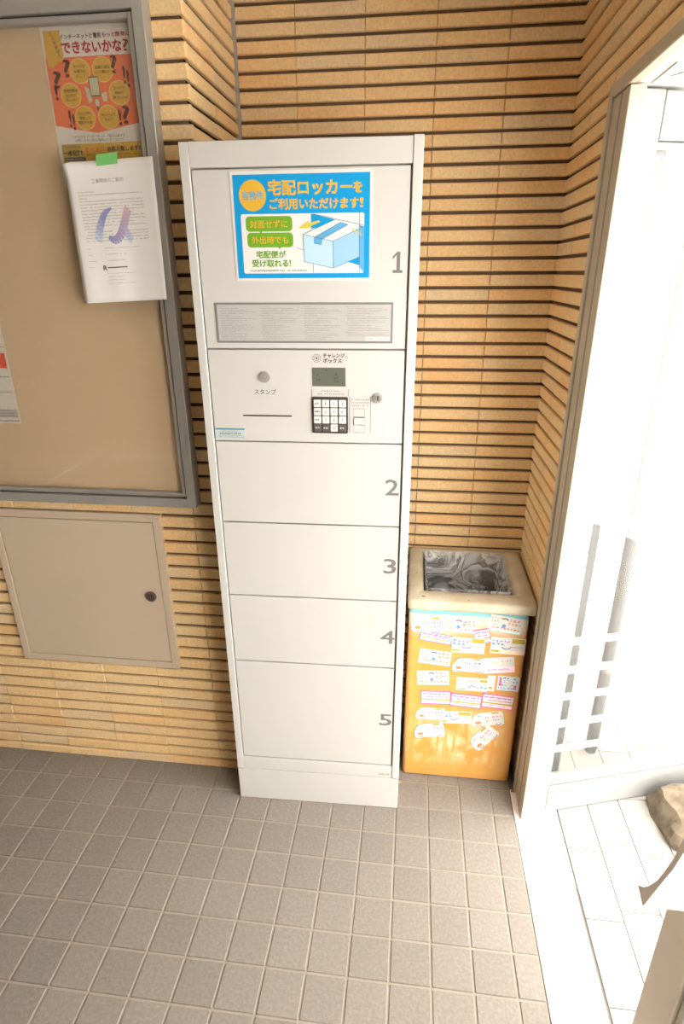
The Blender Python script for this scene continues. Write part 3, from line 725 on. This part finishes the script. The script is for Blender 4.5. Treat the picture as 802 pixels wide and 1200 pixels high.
for x, z, r in ((.3442, 1.3728, .0036), (.336, 1.3645, .0025)): ct.ell(x, z, r, r, yt, I_lg, n=16); ct.ell(x, z, r * .5, r * .5, yt - .0001, M_locker, n=12)
ct.build('logo_sticker', None, LR); ct = MB()
ct.rect(.2630, .3482, 1.2842, 1.3002, yt + .0001, ink('strip_ground', (188, 184, 177)))
for x in (.2625, .3480): ct.rect(x, x + .001, 1.2842, 1.3002, yt, I_d)
ct.dashes(.284, .330, 1.2962, .0034, yt, I_g, rnd=rs); ct.dashes(.272, .340, 1.2895, .0034, yt, I_g, rnd=rs)
ct.build('keypad_strip', None, LR); ct = MB()
ct.rect(.3515, .4005, 1.1976, 1.2840, yt + .0001, ink('strip_ground', (188, 184, 177)))
for x in (.3512, .4000): ct.rect(x, x + .001, 1.1976, 1.2840, yt, I_d)
for z in (1.2770, 1.2702, 1.2632): ct.dashes(.356, .397, z, .0036, yt, I_g, rnd=rs)
for z in (1.256, 1.2365, 1.2170, 1.1990): ct.rect(.3600, .3868, z - .0005, z + .0005, yt, I_g)
for x in (.3600, .3862): ct.rect(x, x + .0008, 1.199, 1.256, yt, I_g)
ct.rect(.361, .387, 1.2345, 1.2365, yt - .0001, I_d)
ct.build('reader_strip', None, LR)
MB().box(.3615, .3860, -.0012, .0011, 1.2180, 1.2340, bev=.0008).build('reader_window', M_locker, LR)
lc = MB().box(.2655, .3425, .0002, .0016, 1.3070, 1.3495, bev=.0004).build('display', ink('lcd_olive', (92, 94, 80)), LR)
ld = MB(); I_l = ink('lcd_segment', (66, 68, 58))
for x, z, w in ((.276, 1.333, .006), (.274, 1.3215, .010), (.318, 1.3345, .006), (.316, 1.3265, .010), (.318, 1.318, .008), (.296, 1.3438, .004)): ld.dashes(x, x + w, z, .005, -.0001, I_l, gap=.2, skip=0, rnd=rs)
ld.build('display_marks', None, lc)
kp = MB().prism(rpoly(.2632, .3480, 1.1968, 1.2828, .004), -.0015, .0012, 'y').build('keypad', mat('keypad_black', (58, 50, 46), .5), LR)
I_k = mat('key_white', (205, 201, 194), .4); I_kd = mat('key_dark', (82, 76, 72), .4)
kl = MB()
names = ['', '1', '2', '3', '', '4', '5', '6', '', '7', '8', '9', '', '', '0', '']
for n in range(16):
    r, c = divmod(n, 4); xk = .2676 + c * .0196; zkk = 1.2592 - r * .0193
    dark = r == 3 and c != 2
    MB().box(xk, xk + .0168, -.0040, -.0012, zkk, zkk + .0172, bev=.0007).build('key', I_kd if dark else I_k, kp)
    if names[n]: kl.text(names[n], xk + (.0076 if names[n] == '1' else .0066), xk + (.0094 if names[n] == '1' else .0102), zkk + .0055, zkk + .0120, -.0042, I_d)
    else: kl.dashes(xk + .003, xk + .014, zkk + .0087, .0048, -.0042, I_k if dark else I_d, wmin=.8, wmax=1.0, gap=.12, skip=0, rnd=rs)
kl.build('key_legends', None, kp)['kind'] = 'stuff'
lo = MB().cyl((.4173, -.0010, 1.2817), .0118, .005, 'y', bev=.001, n=28).build('key_lock', M_chrome, LR)
MB().cyl((.4173, -.0040, 1.2817), .0072, .0012, 'y', n=20).build('lock_core', mat('lock_core', (150, 144, 136), .4, metal=.4), lo)
MB().box(.4162, .4184, -.0052, -.0045, 1.2765, 1.2869).build('keyhole', M_dark, lo)
cl = MB().box(.0245, .0985, .0003, .0011, 1.1792, 1.2045, bev=.0001).build('contact_label', ink('label_cyan', (178, 188, 188)), LR)
q = MB(); q.rect(.0255, .0975, 1.2005, 1.2040, .0001, ink('teal', (70, 126, 140)))
q.dashes(.042, .080, 1.1972, .0026, 0, I_g, rnd=rs); q.dashes(.036, .088, 1.1918, .0042, 0, I_d, gap=.15, skip=0, rnd=rs); q.dashes(.034, .09, 1.1868, .0026, 0, I_g, rnd=rs); q.dashes(.028, .095, 1.1826, .0022, 0, I_g, rnd=rs)
q.build('label_print', None, cl)
mp = MB().box(.4365, .4740, -.0006, .0006, .1325, .1430, bev=.0003).build('maker_plate', ink('plate_grey', (176, 176, 164)), LR)
q = MB(); q.dashes(.439, .472, .1378, .005, -.0008, ink('plate_mark', (134, 138, 126)), gap=.2, rnd=rs); q.build('plate_mark', None, mp)

# ------------------------------------------------------------------ rubbish bin
bx0, bx1, by0, by1, BT = .512, .857, .152, .480, .640
RB = empty('rubbish_bin', ((bx0 + bx1) / 2, (by0 + by1) / 2, 0)); tag(RB, 'weathered orange rubbish bin with cream rim and many stickers beside the locker', 'bin')
TB = Matrix.Translation((-(bx0 + bx1) / 2, -(by0 + by1) / 2, 0))
def bin_mat():
    m = bpy.data.materials.new('weathered_orange'); m.use_nodes = True
    nt = m.node_tree; N, L = nt.nodes.new, nt.links.new; b = nt.nodes['Principled BSDF']; b.inputs['Roughness'].default_value = .5
    geo = N('ShaderNodeNewGeometry'); sep = N('ShaderNodeSeparateXYZ'); L(geo.outputs['Position'], sep.inputs[0])
    def band(lo0, lo1, hi1, hi0, src):
        a = N('ShaderNodeMapRange'); a.inputs['From Min'].default_value = lo0; a.inputs['From Max'].default_value = lo1; L(src, a.inputs['Value'])
        c = N('ShaderNodeMapRange'); c.inputs['From Min'].default_value = hi0; c.inputs['From Max'].default_value = hi1; L(src, c.inputs['Value'])
        q = N('ShaderNodeMath'); q.operation = 'MULTIPLY'; L(a.outputs[0], q.inputs[0]); L(c.outputs[0], q.inputs[1]); return q.outputs[0]
    nz = N('ShaderNodeTexNoise'); nz.inputs['Scale'].default_value = 13; nz.inputs['Detail'].default_value = 3; L(geo.outputs['Position'], nz.inputs['Vector'])
    # streaky noise, stretched downwards
    mp_ = N('ShaderNodeMapping'); mp_.inputs['Scale'].default_value = (60, 60, 5); L(geo.outputs['Position'], mp_.inputs['Vector'])
    n2 = N('ShaderNodeTexNoise'); n2.inputs['Scale'].default_value = 1; L(mp_.outputs[0], n2.inputs['Vector'])
    pz = band(.055, .10, .15, .30, sep.outputs['Z']); px = band(.515, .56, .74, .84, sep.outputs['X'])
    q1 = N('ShaderNodeMath'); q1.operation = 'MULTIPLY'; L(pz, q1.inputs[0]); L(px, q1.inputs[1])
    r1 = N('ShaderNodeMapRange'); r1.inputs['From Min'].default_value = .38; r1.inputs['From Max'].default_value = .62; L(nz.outputs['Fac'], r1.inputs['Value'])
    q2 = N('ShaderNodeMath'); q2.operation = 'MULTIPLY'; L(q1.outputs[0], q2.inputs[0]); L(r1.outputs[0], q2.inputs[1])
    r2_ = N('ShaderNodeMapRange'); r2_.inputs['From Min'].default_value = .62; r2_.inputs['From Max'].default_value = .5; L(n2.outputs['Fac'], r2_.inputs['Value'])
    q3 = N('ShaderNodeMath'); q3.operation = 'MULTIPLY'; L(q2.outputs[0], q3.inputs[0]); L(r2_.outputs[0], q3.inputs[1])
    c0 = N('ShaderNodeValToRGB'); c0.color_ramp.elements[0].color = lin((200, 140, 60)); c0.color_ramp.elements[1].color = lin((206, 150, 78)); c0.color_ramp.elements[0].position = .3; c0.color_ramp.elements[1].position = .7; L(nz.outputs['Fac'], c0.inputs['Fac'])
    mx = N('ShaderNodeMix'); mx.data_type = 'RGBA'; L(q3.outputs[0], mx.inputs['Factor']); L(c0.outputs['Color'], mx.inputs['A']); mx.inputs['B'].default_value = lin((218, 204, 160))
    # cream worn film along the top
    ad = N('ShaderNodeMath'); ad.operation = 'MULTIPLY_ADD'; ad.inputs[1].default_value = .09; L(nz.outputs['Fac'], ad.inputs[0]); L(sep.outputs['Z'], ad.inputs[2])
    tp_ = N('ShaderNodeMapRange'); tp_.inputs['From Min'].default_value = .585; tp_.inputs['From Max'].default_value = .64; L(ad.outputs[0], tp_.inputs['Value'])
    m2 = N('ShaderNodeMix'); m2.data_type = 'RGBA'; L(tp_.outputs[0], m2.inputs['Factor']); L(mx.outputs['Result'], m2.inputs['A']); m2.inputs['B'].default_value = lin((206, 196, 174))
    L(m2.outputs['Result'], b.inputs['Base Color'])
    return m
def rl(d, z, r=.012): return rrect(bx0 + d, bx1 - d, by0 + d, by1 - d, r, z)
body = MB().loft([rl(.006, .001), rl(.001, .006), rl(0, .02), rl(0, BT - .020), rl(.002, BT - .017)], cap0=True).loft([rl(.0056, .02), rl(.0056, BT + .0062)][::-1], mat('bin_inside', (96, 90, 84), .7), cap1=True).xform(TB).build('body', bin_mat(), RB)
MB().loft([rl(.0022, BT - .02), rl(.0022, BT + .006), rl(.0052, BT + .006), rl(.0052, BT - .016)]).xform(TB).build('cyan_band', mat('cyan_plastic', (128, 196, 204), .5), RB)
def lp(t, z, r):
    o = (.5065, .8735, .132, .4935); i = (.553, .8195, .212, .478)
    q = [o[k] + (i[k] - o[k]) * t for k in range(4)]
    return rrect(q[0], q[1], q[2], q[3], r, z, 5)
lid = MB().loft([lp(.12, .6465, .012), lp(.02, .6475, .014), lp(0, .653, .016), lp(0, .664, .016), lp(.04, .672, .014), lp(.16, .676, .012), lp(.6, .674, .01), lp(.9, .671, .008), lp(1, .664, .006), lp(1.0, .628, .006), lp(.93, .628, .006), lp(.9, .6465, .01), lp(.12, .6465, .012)])
lo_ = lid.xform(TB).build('rim', mat('aged_cream_plastic', (196, 185, 162), .55, bump=.12, bscale=70, tone2=(182, 166, 138), vscale=16), RB, smooth=True)
ch = MB(); M_chip = mat('chipped_dark', (116, 92, 66), .9)
for x, yy, w in ((.552, .16, .007), (.585, .485, .004), (.68, .150, .004), (.53, .30, .005), (.62, .484, .003), (.845, .30, .003), (.78, .17, .003)):
    n = 9; vs = [(x + w * math.cos(6.283 * i / n) * rs.uniform(.4, 1), yy + w * .6 * math.sin(6.283 * i / n) * rs.uniform(.4, 1), .6772) for i in range(n)]
    ch.add(vs, [tuple(range(n))])
ch.xform(TB).build('chips', M_chip, RB)['kind'] = 'stuff'
# stickers, each its own piece
I_pk, I_pu, I_ora, I_blu, I_yo, I_cy, I_wr = ink('st_pink', (216, 96, 150)), ink('st_purple', (176, 92, 178)), ink('st_orange', (206, 128, 84)), ink('st_blue', (96, 138, 186)), ink('st_olive', (176, 158, 56)), ink('st_cyan', (200, 228, 222)), ink('st_grey', (100, 100, 104))
M_st = mat('sticker_white_gloss', (206, 202, 196), .45)
yF = by0
def sticker(kind, x0, x1, z0, z1, rot, lvl):
    w, h = x1 - x0, z1 - z0; mb = MB(); pm = MB(); a, b = -w / 2, w / 2; c, d = -h / 2, h / 2
    yy = -.0006
    mcol = M_st
    if kind == 'car':
        out = [(a, c + .2 * h), (a + .03 * w, c + .05 * h), (a + .1 * w, c + .02 * h), (a + .2 * w, c), (a + .3 * w, c + .05 * h), (b - .26 * w, c + .05 * h), (b - .18 * w, c), (b - .08 * w, c + .02 * h), (b - .01 * w, c + .12 * h), (b, d - .25 * h), (b - .04 * w, d - .03 * h), (b - .12 * w, d), (a + .3 * w, d - .02 * h), (a + .15 * w, d - .12 * h), (a + .05 * w, d - .38 * h), (a, c + .45 * h)]
        for wx in (a + .2 * w, b - .18 * w): pm.stroke([(wx + .075 * w * math.cos(t), c + .16 * h + .11 * h * math.sin(t)) for t in [math.pi + k * math.pi / 6 for k in range(7)]], .0022, yy, I_wr)
        pm.ell(a + .2 * w, c + .3 * h, .10 * w, .10 * h, yy, I_ora, n=12); pm.ell(a + .24 * w, d - .36 * h, .07 * w, .15 * h, yy, ink('st_pale', (214, 206, 204)), n=14); pm.stroke([(a + .2 * w, d - .3 * h), (a + .25 * w, d - .2 * h), (a + .31 * w, d - .3 * h)], .0022, yy - .0001, I_wr)
        pm.dashes(a + .42 * w, a + .6 * w, c + .62 * h, .0075, yy, I_pk, rnd=rs); pm.dashes(a + .66 * w, b - .06 * w, c + .64 * h, .0085, yy, I_pk, rnd=rs); pm.dashes(a + .44 * w, a + .56 * w, c + .38 * h, .006, yy, I_ora, rnd=rs); pm.dashes(a + .66 * w, b - .14 * w, c + .42 * h, .006, yy, I_pu, rnd=rs)
        pm.rect(b - .36 * w, b - .14 * w, d - .14 * h, d - .03 * h, yy, I_yo)
    else:
        out = [(a, c), (b, c), (b, d), (a, d)]
        if kind == 'hand':
            pm.rect(a, b, c, c + .16 * h, yy, I_cy)
            pm.dashes(a + .04 * w, a + .36 * w, d - .16 * h, .0065, yy, I_yo, rnd=rs); pm.dashes(a + .05 * w, a + .3 * w, d - .38 * h, .0065, yy, I_ora, rnd=rs); pm.dashes(a + .05 * w, a + .28 * w, d - .58 * h, .005, yy, I_yo, rnd=rs)
            for k in (.2, .42): pm.dashes(a + .58 * w, b - .04 * w, d - k * h, .0098, yy, I_ora, gap=.25, skip=0, rnd=rs)
            pm.dashes(a + .1 * w, b - .06 * w, c + .23 * h, .0088, yy, I_ora, gap=.25, skip=0, rnd=rs)
            pm.ell(a + .46 * w, d - .38 * h, .07 * w, .15 * h, yy, ink('st_skin', (226, 206, 190)), n=14); pm.ell(a + .46 * w, d - .62 * h, .06 * w, .13 * h, yy - .0001, I_blu, n=12)
            pm.stroke([(a + .36 * w, d - .2 * h), (a + .46 * w, d - .13 * h), (a + .55 * w, d - .22 * h)], .0045, yy - .0001, I_wr)
        elif kind == 'blue':
            pm.rect(a, b, c, c + .24 * h, yy, ink('st_peach', (242, 212, 190))); pm.rect(a + .6 * w, b - .03 * w, d - .32 * h, d - .05 * h, yy, I_yo); pm.rect(a + .02 * w, a + .26 * w, c + .1 * h, c + .22 * h, yy - .0001, I_yo)
            for k in (.22, .4): pm.dashes(a + .03 * w, a + .42 * w, d - k * h, .0105, yy, I_blu, gap=.25, skip=0, rnd=rs)
            pm.stroke([(a + .32 * w, c + .42 * h), (a + .42 * w, c + .3 * h), (a + .55 * w, c + .34 * h), (a + .6 * w, c + .46 * h)], .0035, yy, ink('st_navy', (110, 130, 170))); pm.ell(a + .47 * w, c + .5 * h, .06 * w, .11 * h, yy, ink('st_skin', (226, 206, 190)), n=12)
            pm.dashes(a + .62 * w, b - .05 * w, c + .45 * h, .005, yy, I_ora, rnd=rs); pm.stroke([(a + .45 * w, d - .3 * h), (a + .54 * w, d - .2 * h)], .003, yy, I_pk)
        elif kind == 'pink':
            for r in ((a, b, d - .09 * h, d), (a, b, c, c + .07 * h), (a, a + .03 * w, c, d), (b - .03 * w, b, c, d)): pm.rect(*r, yy, I_pk)
            pm.rect(a + .03 * w, b - .03 * w, c + .3 * h, c + .4 * h, yy, I_yo); pm.rect(a + .03 * w, b - .03 * w, c + .07 * h, c + .3 * h, yy, ink('st_rose', (244, 206, 214)))
            pm.dashes(a + .06 * w, b - .08 * w, d - .24 * h, .0085, yy - .0001, I_pu, wmin=1, wmax=2.2, rnd=rs); pm.dashes(a + .2 * w, b - .06 * w, d - .45 * h, .0065, yy - .0001, I_pk, wmin=1, wmax=2.4, rnd=rs); pm.dashes(a + .1 * w, a + .8 * w, c + .2 * h, .0055, yy - .0001, I_pk, rnd=rs)
        elif kind == 'blush':
            pm.rect(a, b, c, c + .4 * h, yy, ink('st_rose', (244, 206, 214))); pm.ell(a + .45 * w, d - .35 * h, .14 * w, .2 * h, yy - .0001, ink('st_peach', (242, 212, 190)), n=14); pm.dashes(a + .6 * w, b - .1 * w, d - .25 * h, .006, yy, I_ora, rnd=rs); pm.dashes(a + .15 * w, b - .2 * w, c + .22 * h, .007, yy - .0001, I_pk, rnd=rs)
        elif kind == 'orange':
            pm.rect(a, b, d - .5 * h, d, yy, ink('st_peach', (242, 212, 190))); pm.dashes(a + .05 * w, a + .68 * w, d - .25 * h, .007, yy - .0001, I_ora, rnd=rs); pm.rect(a + .74 * w, b - .02 * w, d - .3 * h, d - .12 * h, yy - .0001, I_yo)
            pm.dashes(a + .68 * w, b - .02 * w, c + .28 * h, .0085, yy, I_blu, rnd=rs); pm.stroke([(a + .4 * w, c + .2 * h), (a + .5 * w, c + .42 * h), (a + .62 * w, c + .3 * h)], .004, yy, I_blu); pm.rect(a + .02 * w, a + .3 * w, c + .05 * h, c + .14 * h, yy, I_yo)
        elif kind == 'white':
            pm.rect(a + .25 * w, b - .3 * w, c + .15 * h, c + .28 * h, yy, I_yo)
        elif kind == 'grid':
            mcol = ink('st_greyblue', (196, 206, 212))
            for k in range(4): pm.dashes(a + .06 * w, b - .06 * w, d - (.15 + k * .23) * h, .0075, yy, I_blu if k % 2 else I_wr, rnd=rs)
            pm.rect(a + .08 * w, a + .18 * w, c + .3 * h, d - .2 * h, yy - .0001, I_pk); pm.rect(b - .24 * w, b - .12 * w, c + .12 * h, c + .4 * h, yy - .0001, I_pk); pm.ell(a + .52 * w, 0, .17 * w, .22 * h, yy - .0002, M_st, n=16)
    mb.prism(out, -.0005, 0, 'y', mcol)
    Mx = TB @ Matrix.Translation(((x0 + x1) / 2, yF - .0002 - lvl * .0012, (z0 + z1) / 2)) @ Matrix.Rotation(math.radians(-rot), 4, 'Y')
    s = mb.xform(Mx).build('sticker', None, RB); recalc(s)
    pm.xform(Mx).build('sticker_print', None, s)
for a in (('pink', .545, .643, .527, .560, -8, 0), ('pink', .705, .751, .532, .584, 14, 0), ('car', .520, .614, .560, .616, 0, 1), ('hand', .613, .708, .568, .615, -3, 0), ('hand', .743, .838, .577, .630, -8, 0), ('blue', .641, .738, .497, .551, 0, 1), ('blue', .754, .854, .502, .559, -1, 1),
          ('hand', .547, .642, .448, .499, -5, 0), ('blush', .738, .830, .432, .488, 8, 0), ('car', .648, .743, .427, .480, 0, 1), ('hand', .544, .641, .372, .424, 4, 0), ('orange', .664, .758, .359, .408, 0, 0), ('white', .756, .779, .364, .422, 0, 1), ('grid', .786, .851, .369, .422, -2, 0),
          ('pink', .558, .651, .298, .350, 3, 0), ('pink', .650, .745, .296, .346, -3, 1), ('pink', .745, .842, .298, .352, -4, 0), ('blue', .620, .719, .229, .276, 3, 0), ('car', .546, .638, .235, .285, 0, 1), ('car', .543, .639, .166, .222, 9, 2), ('car', .719, .819, .227, .282, 11, 0), ('car', .712, .812, .152, .208, 52, 1)):
    sticker(*a)
# clear liner bag inside the bin
lb = MB(); loops = []
for j in range(15):
    t = j / 14; z = .6725 - t * .40 if j else .674
    loop = []
    for p in rrect(.5535 + .0045, .819 - .0045, .2125 + .0045, .4775 - .0045, .02, z, 8):
        cxm, cym = .686, .345
        n1 = noise.noise(Vector((p[0] * 22, p[1] * 22, z * 14))) ; n2 = noise.noise(Vector((p[0] * 55, p[1] * 55, z * 30 + 5)))
        k = 1 - max(0, (.034 + .26 * abs(n1) + .10 * abs(n2)) * min(1, t * 5) + .10 * t)
        loop.append((cxm + (p[0] - cxm) * k, cym + (p[1] - cym) * k, z + n2 * .012 * min(1, t * 5)))
    loops.append(loop)
loops.append([(.686 + (p[0] - .686) * .4, .345 + (p[1] - .345) * .4, .25 + noise.noise(Vector((p[0] * 30, p[1] * 30, 2))) * .02) for p in loops[-1]])
lb.loft(loops, cap1=True)
def bag_mat():
    m = bpy.data.materials.new('clear_bag_plastic'); m.use_nodes = True; nt = m.node_tree; N, L = nt.nodes.new, nt.links.new
    b = nt.nodes['Principled BSDF']; b.inputs['Base Color'].default_value = lin((226, 224, 222)); b.inputs['Roughness'].default_value = .2
    t = N('ShaderNodeBsdfTransparent'); mx = N('ShaderNodeMixShader')
    L(t.outputs[0], mx.inputs[1]); L(b.outputs[0], mx.inputs[2]); L(mx.outputs[0], nt.nodes['Material Output'].inputs[0])
    geo = N('ShaderNodeNewGeometry'); nz = N('ShaderNodeTexNoise'); nz.inputs['Scale'].default_value = 9; nz.inputs['Detail'].default_value = 5; nz.inputs['Distortion'].default_value = 1.6; L(geo.outputs['Position'], nz.inputs['Vector'])
    # the film is denser where it is folded over itself
    rp = N('ShaderNodeValToRGB'); rp.color_ramp.elements[0].position = .40; rp.color_ramp.elements[0].color = (.18, .18, .18, 1); rp.color_ramp.elements[1].position = .62; rp.color_ramp.elements[1].color = (.62, .62, .62, 1)
    e = rp.color_ramp.elements.new(.52); e.color = (.85, .85, .85, 1); e = rp.color_ramp.elements.new(.56); e.color = (.25, .25, .25, 1)
    L(nz.outputs['Fac'], rp.inputs['Fac']); L(rp.outputs['Color'], mx.inputs[0])
    bp = N('ShaderNodeBump'); bp.inputs['Strength'].default_value = .9; bp.inputs['Distance'].default_value = .02; L(nz.outputs['Fac'], bp.inputs['Height']); L(bp.outputs['Normal'], b.inputs['Normal'])
    return m
bag = lb.build('liner_bag', bag_mat(), smooth=True)
tag(bag, 'crumpled clear plastic liner bag inside the rubbish bin', 'bag')

# debris by the bin foot
for k, (x, yy, s) in enumerate(((.868, .118, .010), (.505, .112, .006), (.53, .118, .004))):
    lf = MB(); n = 7
    lf.add([(s * math.cos(6.283 * i / n) * rs.uniform(.6, 1.2), s * .7 * math.sin(6.283 * i / n), .0012 + .004 * rs.random()) for i in range(n)] + [(0, 0, .0015)], [(i, (i + 1) % n, n) for i in range(n)])
    o = lf.build('dry_leaf', mat('dry_leaf', (168, 140, 100), .9), loc=(x, yy, .0008))
    sm = o.modifiers.new('thickness', 'SOLIDIFY'); sm.thickness = .0006
    tag(o, ('curled dry leaf scrap between bin and door frame', 'small dry leaf crumb on the floor beside the locker plinth', 'tiny dry leaf crumb under the left front of the bin')[k], 'leaf', 'dry leaf scraps')

# added fill lamp, out of view on the hall ceiling, brightens the recess
lamp = MB().cyl((.52, -.62, CEIL - .03), .16, .058, 'z', n=40, bev=.006).build('fill_lamp', None)
ml = bpy.data.materials.new('fill_lamp_glow'); ml.use_nodes = True
bs = ml.node_tree.nodes['Principled BSDF']; bs.inputs['Base Color'].default_value = (1, 1, 1, 1); bs.inputs['Emission Color'].default_value = (1, .86, .68, 1); bs.inputs['Emission Strength'].default_value = 7.5
lamp.data.materials.clear(); lamp.data.materials.append(ml)
tag(lamp, 'round warm fill lamp added out of view under the hall ceiling', 'lamp')
